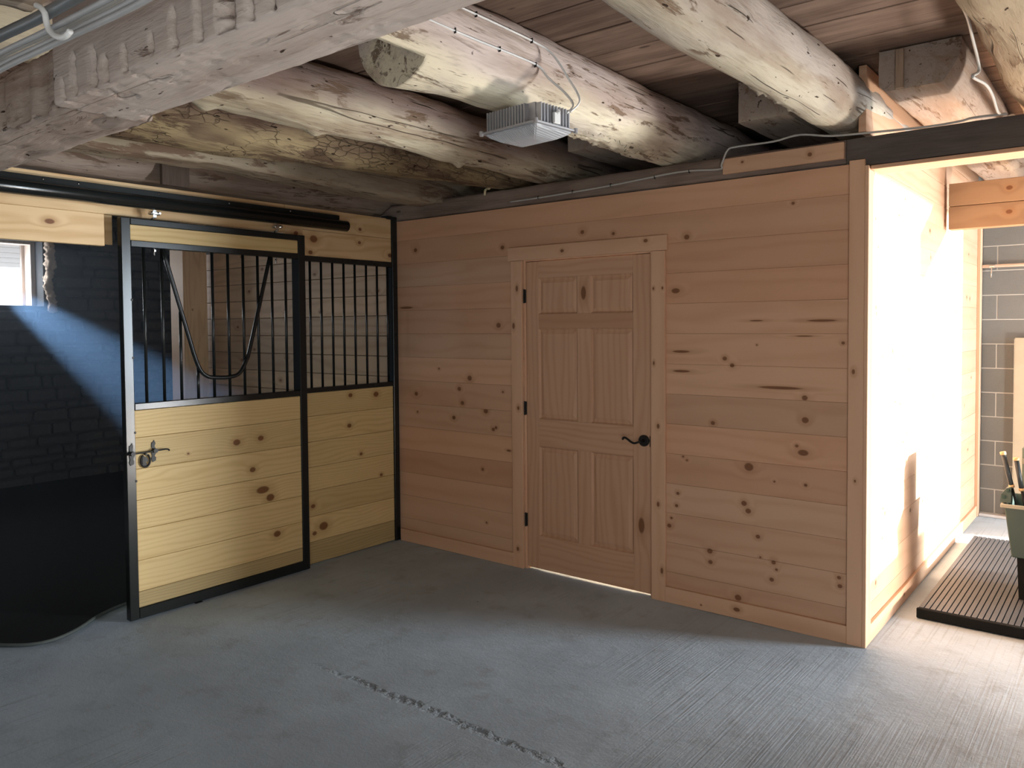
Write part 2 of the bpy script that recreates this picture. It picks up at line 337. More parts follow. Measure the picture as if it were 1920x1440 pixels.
box('plank', (3.330, .0, 2.57), (3.366, 3.39, 2.74), wood('pine_board', (1, 2, 0), tone(PB, 1), tone(PD, 1), (), 77), ws)
box('plank', (3.330, .0, 2.745), (3.366, 3.39, 2.895), wood('pine_board', (1, 2, 0), tone(PB, 1.05), tone(PD, 1), (), 79), ws)
b2 = box('baseboard_side', (3.3675, .0755, 0), (3.386, 3.37, .092), pinem((1, 2, 0), 1.05, [(.8, .05, .02, .01)], 43))
tag(b2, 'pine baseboard at the foot of the sunlit side wall', 'baseboard', kind='structure')
t3 = box('trim_3', (3.3675, 3.371, 0), (3.392, 3.462, 2.5), pinem((2, 1, 0), 1.0, (), 47))
tag(t3, 'pine end trim where the side wall meets the block wall', 'trim', kind='structure')

# ------------------------------------------------------------------ six panel door
d1 = thing('door_1', (1.7, .02, 0), 'unfinished six panel pine door with black lever', 'door', kind='structure')
zb, zt = .015, 2.046; dx0, dx1 = 1.238, 2.161
dm = lambda ax, s_, ks=(): wood('clear_pine', ax, tone(PB, .93, .03), tone(PD, .95, .03), ks, s_, freq=22, amp=1.3, contrast=.42)
box('core', (dx0+.003, .022, zb+.003), (dx1-.003, .044, zt-.003), dm((2, 0, 1), 1), d1, 0)
st = [(1.238, 1.336), (2.045, 2.161)]; PZ = [(.236, .832), (1.014, 1.607), (1.702, 1.938)]; PX = [(1.336, 1.642), (1.742, 2.045)]
for i, (a, b) in enumerate(st):
    box('stile', (a, .008, zb), (b, .0505, zt), dm((2, 0, 1), 3+i, [(.42, 2.10, .05, .022)] if i else ()), d1, .0015)
rails = [(zb, .236), (.832, 1.014), (1.607, 1.702), (1.938, zt)]
for i, (a, b) in enumerate(rails):
    mt = wood('red_pine', (0, 2, 1), tone(PB, .80, .10), tone(PD, .85, .05), (), 60, freq=16, amp=.5, contrast=.5) if i == 2 else dm((0, 2, 1), 10+i)
    box('rail', (1.3362, .008, a), (2.0448, .022, b), mt, d1, .0012)
for i, (a, b) in enumerate(PZ):
    box('mullion', (1.642, .008, a+.0003), (1.742, .022, b-.0003), dm((2, 0, 1), 20+i, [(1.83, 1.69, .045, .02)] if i == 2 else ()), d1, .0012)
for i, (z0, z1) in enumerate(PZ):
    for j, (x0, x1) in enumerate(PX):
        bm = bmesh.new()
        def ringv(ins, y): return [bm.verts.new((x, y, z)) for x, z in ((x0+ins, z0+ins), (x1-ins, z0+ins), (x1-ins, z1-ins), (x0+ins, z1-ins))]
        rr = [ringv(.0003, .0085), ringv(.010, .0205), ringv(.014, .0205), ringv(.036, .0115)]
        for A, B in zip(rr, rr[1:]):
            for q in range(4): bm.faces.new((A[q], A[(q+1) % 4], B[(q+1) % 4], B[q]))
        bm.faces.new(rr[-1])
        put('panel', done(bm), dm((2, 0, 1), 30+i*2+j), d1)
for zc in (1.822, 1.079, .332):
    hb = bmesh.new(); bx(hb, (1.2175, -.0012, zc-.044), (1.237, .0065, zc+.044), .001); tb(hb, [(1.2265, -.004, zc-.046), (1.2265, -.004, zc+.046)], .0055, 8)
    put('hinge', done(hb), M_blackrough, d1, label='black butt hinge')
bm = bmesh.new(); tb(bm, [(2.122, .008, .935), (2.122, -.004, .935), (2.122, -.010, .935)], .034, 24, rfn=lambda t: .034 if t < .6 else .028)
tb(bm, [(2.122, -.010, .935), (2.122, -.035, .935)], .011, 12)
rose = put('rose', done(bm), M_blackrough, d1, smooth=False, label='black round door rose')
tube('lever', [(2.122, -.035, .935), (2.122, -.045, .935), (2.108, -.050, .930), (2.085, -.050, .923), (2.062, -.050, .930), (2.038, -.050, .945), (2.018, -.050, .952), (2.006, -.049, .945), (2.010, -.049, .938)], .0065, M_blackrough, d1, 10, 5, label='black scrolled lever')
box('latch_plate', (2.1565, .0065, .90), (2.1615, .0515, .965), M_blackrough, d1, .001)

# ------------------------------------------------------------------ tack room (closed, lamp on inside)
tc = box('tack_room_ceiling', (0.03, .062, 2.43), (3.31, 3.38, 2.45), M_white, bev=0); tag(tc, 'white ceiling sheet inside the closed tack room', 'ceiling', kind='structure')
pl = bpy.data.lights.new('tack_room_lamp', 'POINT'); pl.energy = 70; pl.color = (1.0, .68, .38); pl.shadow_soft_size = .12
po = bpy.data.objects.new('tack_room_lamp', pl); COL.objects.link(po); po.location = (1.7, .75, .5)

# ------------------------------------------------------------------ top plate, strip and blocking on the door wall
def rough_mat(name, base, dark, seed, brown=(.16, .10, .065), q=.45): return old_log(name, base, dark, brown, q, seed, .5, .88, .25)
def rough_timber(lo, hi, ax, amp=.006, step=.03, seed=0, cuts=(), carve=None, rnd=.012, wob=.0, du=.02):
    """squared old timber running along axis ax, surface uneven; cuts(face, s, t)->depth"""
    o = [i for i in range(3) if i != ax]; a0, a1 = lo[o[0]], hi[o[0]]; b0, b1 = lo[o[1]], hi[o[1]]
    n0 = max(3, int((a1-a0)/du)); n1 = max(3, int((b1-b0)/du)); per = []
    for i in range(n0): per.append((a0+(a1-a0)*i/n0, b0, 0, -1))
    for i in range(n1): per.append((a1, b0+(b1-b0)*i/n1, 1, 0))
    for i in range(n0): per.append((a1-(a1-a0)*i/n0, b1, 0, 1))
    for i in range(n1): per.append((a0, b1-(b1-b0)*i/n1, -1, 0))
    L = hi[ax]-lo[ax]; n = max(2, int(L/step)); bm = bmesh.new(); rings = []
    ca, cb = (a0+a1)/2, (b0+b1)/2
    for k in range(n+1):
        s_ = lo[ax]+L*k/n; ring = []
        wa = wob*noise.noise(Vector((s_*.9, seed, 3))); wb_ = wob*noise.noise(Vector((s_*.9, seed, 9)))
        for (a, b, na, nb) in per:
            P = [0, 0, 0]; P[ax] = s_; P[o[0]] = a; P[o[1]] = b; V = Vector(P)
            d = amp*(noise.noise(V*4+Vector((seed, 0, 0)))*1.2+noise.noise(V*13+Vector((seed, 5, 0)))*.7+noise.noise(V*37+Vector((seed, 9, 0)))*.35)
            if carve: d -= carve(s_, a, b, na, nb)
            ea = min(abs(a-a0), abs(a-a1)); eb = min(abs(b-b0), abs(b-b1)); corner = max(0, 1-math.hypot(ea, eb)/rnd/1.6)
            va, vb = na*d, nb*d
            if corner > 0:
                va += -(1 if a > ca else -1)*rnd*.45*corner; vb += -(1 if b > cb else -1)*rnd*.45*corner
            P[o[0]] = a+va+wa; P[o[1]] = b+vb+wb_; ring.append(bm.verts.new(P))
        rings.append(ring)
    m = len(per)
    for A, B in zip(rings, rings[1:]):
        for q in range(m): bm.faces.new((A[q], A[(q+1) % m], B[(q+1) % m], B[q]))
    bm.faces.new(rings[0]); bm.faces.new(rings[-1][::-1]); return done(bm)

M_plate = old_board('plate_wood', (0, 2), (.33, .25, .20), (.16, .115, .09), 5)
tp = put('top_plate', rough_timber((-.75, .004, 2.425), (3.27, .165, 2.548), 0, .004, .03, 4), M_plate, smooth=True)
tag(tp, 'old sawn top plate running above the pine boards to the dark beam', 'beam')
M_darkbeam = old_board('dark_beam_wood', (0, 2), (.135, .112, .098), (.07, .057, .05), 12)
db = put('dark_beam', rough_timber((3.275, .0, 2.402), (5.98, .17, 2.545), 0, .003, .03, 8, rnd=.006), M_darkbeam, smooth=False)
tag(db, 'dark weathered beam spanning right from the corner over the aisle', 'beam')
sfb = box('pine_soffit', (3.392, -.004, 2.380), (5.98, .172, 2.3995), wood('soffit_pine', (0, 1, 2), PB, PD, (), 6, contrast=.25)); tag(sfb, 'thin pine board lining the underside of the dark beam', 'board')
ps = box('pine_strip', (2.628, -.022, 2.447), (3.268, .0, 2.530), wood('pine_strip', (0, 2, 1), PB, PD, [(2.74, 2.50, .008, .007), (3.10, 2.49, .012, .011)], 3, contrast=.25))
tag(ps, 'short new pine strip nailed to the plate above the door wall', 'board')

# ------------------------------------------------------------------ round log joists
def log_mesh(xc, r, y0, y1, zc, seed, sq=None, taper=0.0, x1=None, flat=None, cut=None, decay=None, lump=1.0, knots=(), flatx=None, top=2.899, seg=72, step=.02):
    n = int((y1-y0)/step); bm = bmesh.new(); rings = []; ys = [y0+(y1-y0)*k/n for k in range(n+1)]
    if cut:
        i = min(range(len(ys)), key=lambda q: abs(ys[q]-cut[0])); ys[i] = cut[0]; ys.insert(i, cut[0]-.0015)
    for y in ys:
        t = (y-y0)/(y1-y0); cx = xc+((x1-xc)*t if x1 is not None else 0)+.018*lump*noise.noise(Vector((seed, y*.8, 1))); rr = r*(1+taper*t)*(1+.06*lump*noise.noise(Vector((seed, y*1.5, 7))))
        ring = []
        for k in range(seg):
            a = 2*PI*k/seg; dx, dz = math.cos(a), math.sin(a)
            V = Vector((dx*r*6+seed, y*2.2, dz*r*6))
            d = lump*(.013*noise.noise(V)+.006*noise.noise(V*2.7)+.0022*noise.noise(Vector((dx*18, y*9, dz*18+seed))))
            for (ky, ka, kr, kh) in knots:
                q = math.hypot((y-ky)/kr, ((a-ka+PI) % (2*PI)-PI)*r/kr)
                if q < 2: d += kh*math.exp(-q*q*2)
            if decay:
                wy = max(0, 1-abs(y-decay[0])/decay[1]); wa = max(0, 1-abs((a-decay[2]+PI) % (2*PI)-PI)/decay[3]); ww = min(1, 3*wy*wa)
                if ww > 0: d += ww*(.020*noise.noise(Vector((dx*16, y*20, dz*16)))+.012*noise.noise(Vector((dx*50, y*50, dz*50)))-.006)
            x = cx+(rr+d)*dx; z = zc+(rr+d)*dz
            if flat is not None: z = max(z, flat+.003*noise.noise(V*3))
            if flatx: x = min(x, flatx)
            if sq: x = max(sq[0]+.003*noise.noise(V*3), min(sq[1], x))
            if cut and y < cut[0] and x < cut[1]:
                z = max(z, zc-math.sqrt(max(0, (rr*.97)**2-(cut[1]-cx)**2))); x = cut[1]+.01*noise.noise(V*2)
            if y > -.01: z = max(z, 2.552)
            z = min(z, top); ring.append(bm.verts.new((x, y, z)))
        rings.append(ring)
    for A, B in zip(rings, rings[1:]):
        for q in range(seg): bm.faces.new((A[q], A[(q+1) % seg], B[(q+1) % seg], B[q]))
    bm.faces.new(rings[0]); bm.faces.new(rings[-1][::-1]); return done(bm)
CR = (.60, .53, .38); GR = (.50, .43, .39); BR = (.17, .105, .065)
LOGS = [
 # xc, r, y0, y1, zc, seed, kwargs, material args (second tone: painted upper shade), label
 (2.265, .182, -4.6, 3.42, 2.735, 1.0, dict(cut=(-2.09, 2.405), decay=(-.62, .62, 4.55, .75), knots=((-.30, 5.5, .03, .015), (-2.15, 4.25, .42, .042))), ((.80, .71, .53), (.68, .57, .52), BR, .36), 'peeled cream log joist carrying the square lamp'),
 (3.215, .150, -4.6, 3.42, 2.748, 5.3, dict(decay=(-.65, .45, 4.0, .5)), ((.53, .47, .36), (.47, .41, .36), BR, .18), 'smooth pale log joist, second from the right edge'),
 (4.13, .172, -4.6, 3.42, 2.725, 9.1, dict(), ((.44, .36, .25), (.38, .30, .22), BR, .35), 'tan log joist in the top right corner with a cable down its side'),
 (1.345, .150, -4.6, 3.42, 2.715, 13.7, dict(knots=((-1.75, 4.6, .05, .025), (-.75, 4.7, .04, .03), (-2.3, 4.4, .06, .03)), lump=1.3), ((.62, .54, .39), (.30, .225, .20), BR, .55), 'streaked cream and brown log joist left of the lamp'),
 (.675, .2075, -3.1, .3, 2.68, 17.9, dict(x1=1.05, lump=1.1, taper=-.446), ((.34, .255, .14), (.165, .11, .085), (.10, .06, .04), .8), 'cracked ochre brown log joist under the streaked one'),
 (-.16, .165, -4.6, 3.42, 2.63, 23.0, dict(), ((.34, .27, .22), (.26, .19, .15), (.12, .075, .05), .5), 'dark brown log joist just above the stall header'),
]
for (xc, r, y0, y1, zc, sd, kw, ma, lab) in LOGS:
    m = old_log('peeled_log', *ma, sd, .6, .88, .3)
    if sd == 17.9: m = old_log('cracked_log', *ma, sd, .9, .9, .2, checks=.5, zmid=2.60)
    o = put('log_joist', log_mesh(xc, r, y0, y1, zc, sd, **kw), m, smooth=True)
    for p in o.data.polygons:
        if abs(p.normal.y) > .6 or (kw.get('cut') and p.center.y < -2.06 and p.normal.x < -.9): p.use_smooth = False
    tag(o, lab, 'log beam', 'round log joists under the planks')
for (xc, r, y0, y1, zc, sd, flat, lab, sq) in (
    (3.60, .20, -.13, 3.42, 2.878, 31., 2.710, 'flat bottomed log stub above the dark beam with a batten on its end', (3.455, 3.80)),
    (2.89, .25, -.11, 3.42, 2.87, 37., 2.690, 'short log stub over the plate between lamp log and pale log', (2.755, 3.02)),
    (1.80, .22, -.11, 3.42, 2.86, 43., 2.690, 'short log stub over the plate left of the lamp log', (1.66, 1.93))):
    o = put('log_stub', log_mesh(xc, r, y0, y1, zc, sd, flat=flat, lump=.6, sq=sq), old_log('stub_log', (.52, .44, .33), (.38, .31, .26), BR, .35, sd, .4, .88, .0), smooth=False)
    for p in o.data.polygons: p.use_smooth = abs(p.normal.y) < .8 and abs(p.normal.z) < .98
    tag(o, lab, 'log beam', 'short log stubs over the plate')
bt = box('batten', (3.532, -.152, 2.712), (3.566, -.1302, 2.892), old_board('batten_wood', (2, 0), (.40, .30, .22), (.22, .15, .10), 3)); tag(bt, 'thin vertical wood batten nailed on the stub end', 'batten')
# flat hewn timber along y with the grey underside
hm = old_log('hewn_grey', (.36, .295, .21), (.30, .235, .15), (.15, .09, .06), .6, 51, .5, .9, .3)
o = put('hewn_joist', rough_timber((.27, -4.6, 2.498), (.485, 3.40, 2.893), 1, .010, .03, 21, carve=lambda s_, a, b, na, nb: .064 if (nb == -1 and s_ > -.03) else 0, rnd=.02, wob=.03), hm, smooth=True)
tag(o, 'squared hewn joist with a pale grey underside beside the ochre log', 'beam')
sb = box('scab_board', (-.0, -1.825, 2.452), (.028, -1.66, 2.60), old_board('scab_wood', (2, 1), (.17, .125, .10), (.10, .07, .055), 8)); tag(sb, 'small dark board scabbed onto the brown log above the track', 'board')

# ------------------------------------------------------------------ big hewn cross beam near the camera
CUTS = [(2.10, 2.25, 2.33, .010, .02), (2.167, 2.262, 2.36, .014, .03), (2.28, 2.255, 2.36, .020, .035), (2.345, 2.252, 2.345, .020, .03), (2.455, 2.25, 2.35, .013, .032), (2.589, 2.295, 2.345, .010, .02), (2.688, 2.28, 2.37, .012, .032), (2.795, 2.259, 2.38, .013, .04), (2.995, 2.255, 2.36, .012, .035), (2.905, 2.265, 2.42, .036, .045), (3.07, 2.27, 2.40, .010, .03)]
def carve_main(s_, a, b, na, nb):
    # o = (y, z)
    d = 0.0
    if na == -1:
        for (cx, c0, c1, wd, dep) in CUTS:
            e = cx+.010*noise.noise(Vector((b*22, cx, 0)))+.004*noise.noise(Vector((b*90, cx, 0))); hh = cx*37 % 1; wd *= .75+.5*abs(noise.noise(Vector((b*45, cx*9, 3))))*2; c0 += .02*noise.noise(Vector((s_*40, 3, cx))); c1 -= .045*hh
            if wd < .03 and abs(s_-e) < wd*1.4 and c0-.02 < b < c1: d = max(d, .004)
            if c0-.01 < b < c1+.01 and abs(s_-e) < wd:
                if wd > .03: d = max(d, dep)
                else: d = max(d, dep*(.65+.5*hh)*min(1, max(0, (s_-e+wd)/(1.5*wd))))
        d += .003*max(0, noise.noise(Vector((s_*7, b*3, 4))))
    if nb == -1:
        q = (s_-2.285)/.05; q2 = (a+3.10)/.026
        if abs(q)+abs(q2) < 1: d += .03
        n = noise.noise(Vector((s_*6+a*8, a*34-s_*7, 2)))
        pt = max(0, min(1, noise.noise(Vector((s_*2.3, a*4, 40)))*4+.65))
        if n > .22: d += .011*pt*min(1, (n-.22)*14)*(.6+.8*abs(noise.noise(Vector((s_*50, a*50, 1)))))
        n = noise.noise(Vector((s_*16+a*8, a*60-s_*16, 22)))
        if n > .30: d += .006*pt*min(1, (n-.30)*14)
    return d
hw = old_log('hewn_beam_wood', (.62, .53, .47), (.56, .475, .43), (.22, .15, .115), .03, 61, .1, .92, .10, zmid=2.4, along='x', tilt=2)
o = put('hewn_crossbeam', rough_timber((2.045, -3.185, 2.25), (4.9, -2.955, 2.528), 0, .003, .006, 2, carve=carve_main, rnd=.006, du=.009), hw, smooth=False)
for p in o.data.polygons: p.use_smooth = True
tag(o, 'thick axe hewn grey brown crossbeam near the top left', 'beam')
def carve_left(s_, a, b, na, nb):
    d = 0.0
    if na == -1:
        d += .022*max(0, noise.noise(Vector((s_*17, b*1.5, 3))))+.02*max(0, noise.noise(Vector((s_*9, b*1.2, 13)))-.1)
    if nb == -1:
        n = noise.noise(Vector((s_*5+a*9, a*20-s_*4, 6)))
        if n > .2: d += .012*(n-.2)*4
    return d
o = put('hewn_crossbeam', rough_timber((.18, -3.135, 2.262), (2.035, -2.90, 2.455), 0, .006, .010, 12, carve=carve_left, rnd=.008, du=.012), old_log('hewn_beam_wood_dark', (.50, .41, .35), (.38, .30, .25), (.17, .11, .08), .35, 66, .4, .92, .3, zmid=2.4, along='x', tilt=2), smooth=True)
tag(o, 'darker grooved end of hewn timber left of the thick crossbeam', 'beam')

# ------------------------------------------------------------------ stall front (face near x = 0)
KS = [(-1.411, 0.92, 0.0257, 0.0198), (-1.242, 0.927, 0.022, 0.0169), (-1.304, 0.735, 0.0218, 0.0168), (-1.234, 0.595, 0.0486, 0.0238), (-1.18, 0.537, 0.0312, 0.024), (-1.134, 0.292, 0.027, 0.0208), (-0.461, 1.139, 0.0199, 0.0153), (-0.221, 1.129, 0.0257, 0.0197), (-0.475, 0.922, 0.0198, 0.0153), (-0.371, 0.705, 0.0151, 0.0116), (-0.8, 0.401, 0.019, 0.0146), (-0.714, 0.247, 0.0385, 0.0296), (-0.18, 0.523, 0.0155, 0.0119), (-0.791, 0.211, 0.0191, 0.0147), (-1.727, 0.892, 0.0081, 0.0063)]
KH = [(-2.415, 2.184, 0.0251, 0.0138), (-0.759, 2.229, 0.0331, 0.0255), (-0.787, 2.136, 0.0188, 0.0145), (-0.351, 2.331, 0.015, 0.0116), (-0.358, 2.235, 0.015, 0.0115), (-0.066, 2.162, 0.0208, 0.016), (-0.901, 2.256, 0.0185, 0.0142)]
BZ = [.066, .156, .331, .506, .670, .845, 1.020, 1.172]
random.seed(5)
def stall_boards(parent, x0, x1, ya, yb, zs, sd):
    for i, (a, b) in enumerate(zip(zs, zs[1:])):
        ks = [k for k in KS if ya < k[0] < yb and a-.01 < k[1] < b+.01]
        t = random.uniform(.92, 1.08)
        if b <= .16: bs, dk = (.50*t, .37*t, .17*t), (.28*t, .20*t, .09*t)
        else: bs, dk = tone(SB, t), tone(SD, t)
        m = wood('yellow_pine_board', (1, 2, 0), bs, dk, ks, sd+i*4.3, freq=random.uniform(30, 55), amp=random.uniform(2.0, 3.6), contrast=.34, red=(.34, .15, .05))
        box('plank', (x0, ya, a+.0008), (x1, yb, b-.0008), m, parent, .0022)
pn = thing('stall_front_panel', (0, -.45, 0), 'fixed stall front of pine boards under black bars beside the corner', 'stall panel')
stall_boards(pn, -.042, .0, -.850, -.052, [.004, .156, .331, .506, .670, .845, 1.020, 1.180], 100)
box('corner_post', (-.05, -.050, .0), (.012, -.002, 2.452), M_black, pn, .002)
box('post_cap', (-.055, -.10, 2.43), (.0115, -.0505, 2.455), M_black, pn, .001)
box('post', (-.05, -.905, .0), (.012, -.8505, 2.112), M_black, pn, .002)
box('top_rail', (-.045, -.850, 2.074), (.012, -.0505, 2.110), M_black, pn, .002)
box('middle_rail', (-.045, -.850, 1.1805), (.012, -.0505, 1.213), M_black, pn, .002)
for y in (-.783, -.690, -.593, -.494, -.393, -.287, -.183, -.08):
    tube('bar', [(-.016, y, 1.213), (-.016, y, 2.074)], .0085, M_black, pn, 10)
hd = thing('stall_header', (0, -1.5, 2.1), 'long pine header boards over the stall front carrying the track', 'header')
def hboard(y0, y1, z0, z1, sd, x0=-.04, x1=0.0, t=1.0):
    ks = [k for k in KH if y0 < k[0] < y1 and z0-.01 < k[1] < z1+.01]
    box('plank', (x0, y0, z0), (x1, y1, z1), wood('header_board', (1, 2, 0), tone((.78, .55, .30), t), tone((.55, .31, .13), t), ks, sd, freq=14, amp=1.6, contrast=.45, red=(.34, .14, .05)), hd)
hboard(-.849, -.052, 2.1115, 2.285, 3.0, t=.95); hboard(-.985, -.052, 2.287, 2.437, 7.0, t=.92)
hboard(-.985, -.850, 2.1115, 2.2865, 5.0, t=.85)
hboard(-5.2, -.987, 2.252, 2.437, 9.0)
hboard(-5.2, -2.141, 2.078, 2.251, 15.0, t=1.05)
hboard(-2.140, -2.09, 2.088, 2.2505, 19.0, x0=-.04, x1=-.02, t=.85)
# track
tk = thing('door_track', (.06, -2.0, 2.33), 'long glossy black round door track on the header boards', 'door track')
bm = bmesh.new(); tb(bm, [(.088, -5.2, 2.327), (.088, -.545, 2.327)], .037, 24); put('track_tube', done(bm), M_black, tk, smooth=True)
box('mounting_flange', (.001, -5.2, 2.335), (.052, -.575, 2.402), M_black, tk, .002)
for y in (-2.46, -2.29, -1.86, -1.42, -.98): tube('screw', [(.052, y, 2.388), (.056, y, 2.388)], .006, M_chrome, tk, 8)
# sliding door
sd_ = thing('sliding_stall_door', (.055, -1.5, 0), 'sliding stall door in a black steel frame, pine below bars and yoke', 'stall door')
X0, X1 = .030, .075; MX = (X0, X1)
box('stile', (X0, -2.088, .005), (X1, -2.036, 2.235), M_black, sd_, .003); box('stile', (X0, -.938, .005), (X1, -.886, 2.235), M_black, sd_, .003)
for a, b in ((2.199, 2.235), (2.077, 2.113), (1.173, 1.211), (.005, .066)): box('rail', (X0, -2.0355, a), (X1, -.9385, b), M_black, sd_, .003)
stall_boards(sd_, X0+.004, X1-.008, -2.0355, -.9385, BZ, 200)
box('plank', (X0+.004, -2.0355, 2.1135), (X1-.008, -.9385, 2.1985), wood('header_board', (1, 2, 0), tone(SB, .95), tone(SD, 1), (), 71, freq=26, amp=1.5, contrast=.5), sd_)
def yoke_z(y):  # lower edge of yoke
    P = [(-1.849, 2.077), (-1.725, 1.64), (-1.655, 1.41), (-1.60, 1.345), (-1.45, 1.327), (-1.385, 1.345), (-1.335, 1.42), (-1.30, 1.52), (-1.151, 2.077)]
    for (a, b), (c, d) in zip(P, P[1:]):
        if a <= y <= c: return b+(d-b)*(y-a)/(c-a)
    return 2.077
for k in range(10):
    y = -1.955+.1033*k; top = yoke_z(y) if k in (2, 3) else 2.077
    tube('bar', [(.050, y, 1.211), (.050, y, top)], .0085, M_black, sd_, 10)
tube('yoke', [(.066, -1.852, 2.077), (.066, -1.725, 1.64), (.066, -1.655, 1.41), (.066, -1.60, 1.342), (.066, -1.525, 1.328), (.066, -1.45, 1.327), (.066, -1.385, 1.345), (.066, -1.335, 1.42), (.066, -1.30, 1.52), (.066, -1.151, 2.077)], .012, M_black, sd_, 12, 5, label='V shaped black bar yoke')
for y in (-1.905, -1.105):
    bm = bmesh.new()
    bx(bm, (.074, y-.028, 2.262), (.102, y+.028, 2.280), .003); bx(bm, (.086, y-.010, 2.248), (.090, y+.010, 2.289), .001)
    tb(bm, [(.062, y-.018, 2.271), (.112, y-.018, 2.271)], .007, 8); tb(bm, [(.062, y+.018, 2.271), (.112, y+.018, 2.271)], .007, 8)
    tb(bm, [(.088, y, 2.262), (.080, y+.008, 2.250), (.060, y-.004, 2.243), (.052, y, 2.235)], .005, 8)
    put('hanger', done(bm), M_chrome, sd_, label='shiny zinc hanger')
    bm = bmesh.new(); tb(bm, [(.052, y+.012, 2.077), (.052, y+.012, 2.040)], .004, 8); tb(bm, [(.052, y+.012, 2.070), (.052, y+.012, 2.060)], .009, 6); put('bolt', done(bm), M_chrome, sd_, label='zinc bolt end')
for z in (1.785, 1.465, .93+.12, .78): box('bolt_head', (.0752, -2.043, z-.006), (.079, -2.033, z+.006), M_blackrough, sd_, .001)
box('floor_guide', (.035, -1.71, .0), (.085, -1.665, .0045), M_blackrough, sd_, .002)
lt = thing('door_latch', (.08, -1.98, .9), 'black gravity latch with horseshoe emblem on the stall door', 'latch')
tube('latch_bar', [(.092, -2.085, .935), (.092, -2.02, .936), (.092, -1.90, .939), (.092, -1.875, .940), (.090, -1.858, .936), (.088, -1.852, .929)], .0045, M_blackrough, lt, 8, 4)
for y, zc in ((-2.062, .932), (-1.935, .935)):
    bm = bmesh.new()
    xx = .0752 if y < -2.03 else .0672
    out = [(-.006, -.062), (.012, -.055), (.014, -.038), (.006, -.028), (.014, -.012), (.014, .012), (.006, .026), (.012, .044), (.004, .062), (-.004, .048), (-.010, .050), (-.012, .026), (-.006, .012), (-.012, -.012), (-.008, -.028), (-.013, -.044)]
    prism(bm, [(y+a, zc+b) for a, b in out], 0, xx, xx+.005)
    tb(bm, [(xx+.004, y, zc+.004), (.101, y, zc+.004)], .0125, 12)
    put('keeper', done(bm), M_blackrough, lt)
bm = bmesh.new(); pts = []
for k in range(25):
    a = PI/2+.55+(2*PI-1.10)*k/24; pts.append((.078, -1.985+.026*math.cos(a), .888+.036*math.sin(a)))
tb(bm, pts, .0055, 8); put('horseshoe', done(bm), M_blackrough, lt, smooth=True)
bm = bmesh.new()
prism(bm, [(-1.985+a, .888+b) for a, b in [(-.016, .022), (-.010, .030), (-.006, .024), (.004, .020), (.013, .006), (.016, -.002), (.010, -.008), (.002, -.003), (.004, -.016), (.008, -.028), (-.014, -.028), (-.018, -.006)]], 0, .075, .080)
put('horse_head_emblem', done(bm), M_blackrough, lt)
bm = bmesh.new(); tb(bm, [(.0672, -1.985, .925), (.092, -1.985, .925)], .006, 8); put('pivot', done(bm), M_blackrough, lt)

# ------------------------------------------------------------------ inside the stall
random.seed(9)
wst = box('wall_stall_side', (-2.75, .0005, 0), (-.005, .03, 2.42), M_dark, bev=0); tag(wst, 'pine plank wall seen through the bars inside the stall', 'wall', kind='structure')
zs = [.002+.1555*i for i in range(16)]
for i, (a, b) in enumerate(zip(zs, zs[1:])):
    t = random.uniform(.85, 1.1); ks = [(random.uniform(-2.3, -.1), random.uniform(a+.03, b-.03), .02, .012) for _ in range(2)]
    box('plank', (-2.74, -.022, a+.002), (-.052, .0, b-.002), wood('stall_pine', (0, 2, 1), (.60*t, .42*t, .27*t), (.38*t, .23*t, .13*t), ks, i*3.3, freq=12, amp=1, contrast=.4), wst, .002)
pp = box('stall_post', (-2.72, -.336, .023), (-2.49, -.10, 2.60), wood('post_pine', (2, 1, 0), (.80, .55, .35), (.60, .35, .19), [(1.3, -.2, .012, .008), (1.8, -.25, .006, .006)], 8, freq=16, amp=2.2, contrast=.5)); tag(pp, 'thick square pine post standing inside the stall', 'post')
# dark stone wall with deep window
def stone_mat():
    s = NT('dark_rubble_stone', .9, spec=.2); vec, x, y, z = s.xyz()
    a = s.noise(vec, 3.0, 4); b = s.noise(vec, 24, 4)
    col = s.mix(a, (.060, .062, .066), (.032, .034, .038)); col = s.mix(s.math('MULTIPLY', s.mr(b, .5, .7), .4), col, (.095, .09, .085))
    return s.out(col, s.bump(b, .5, .01))
M_stone = stone_mat(); M_mortar = paint('dark_mortar', (.03, .03, .032), .95, 0, .3)
WY0, WY1, WZ0, WZ1 = -1.75, -.635, 1.87, 2.56
wl = boxes('wall_left', [((-5.15, -6.0, 0), (-4.66, WY0, 2.94)), ((-5.15, WY1, 0), (-4.66, 2.2, 2.94)), ((-5.15, WY0, 0), (-4.66, WY1, WZ0)), ((-5.15, WY0, WZ1), (-4.66, WY1, 2.94))], M_mortar, bev=0)
tag(wl, 'dark rubble stone wall at the back of the stall', 'wall', kind='structure')
bm = bmesh.new(); z = 0.0
while z < 2.85:
    h = random.uniform(.065, .15); y = -6.0
    while y < 2.1:
        L = random.uniform(.10, .46)
        if not (y+L > WY0-.02 and y < WY1+.02 and z+h > WZ0-.02 and z < WZ1+.02):
            d = random.uniform(.0, .03); nv = len(bm.verts)
            bx(bm, (-4.68, y+.008, z+.008), (-4.61+d, y+L-.008, z+h-.008), .018)
            bm.verts.ensure_lookup_table()
            for v in bm.verts[nv:]: v.co += Vector((1, 1, 1))*0+Vector((.010*noise.noise(v.co*9), .012*noise.noise(v.co*7+Vector((5, 0, 0))), .012*noise.noise(v.co*7+Vector((0, 5, 0)))))
        y += L
    z += h
put('stone_facing', done(bm), M_stone, wl, kind='stuff')
for nm, lo, hi in (('wall_stall_back', (-5.15, 2.2, 0), (0, 2.4, 2.44)),):
    q = box(nm, lo, hi, M_stone, bev=0); tag(q, 'dark stone wall deep beyond the stall post', 'wall', kind='structure')
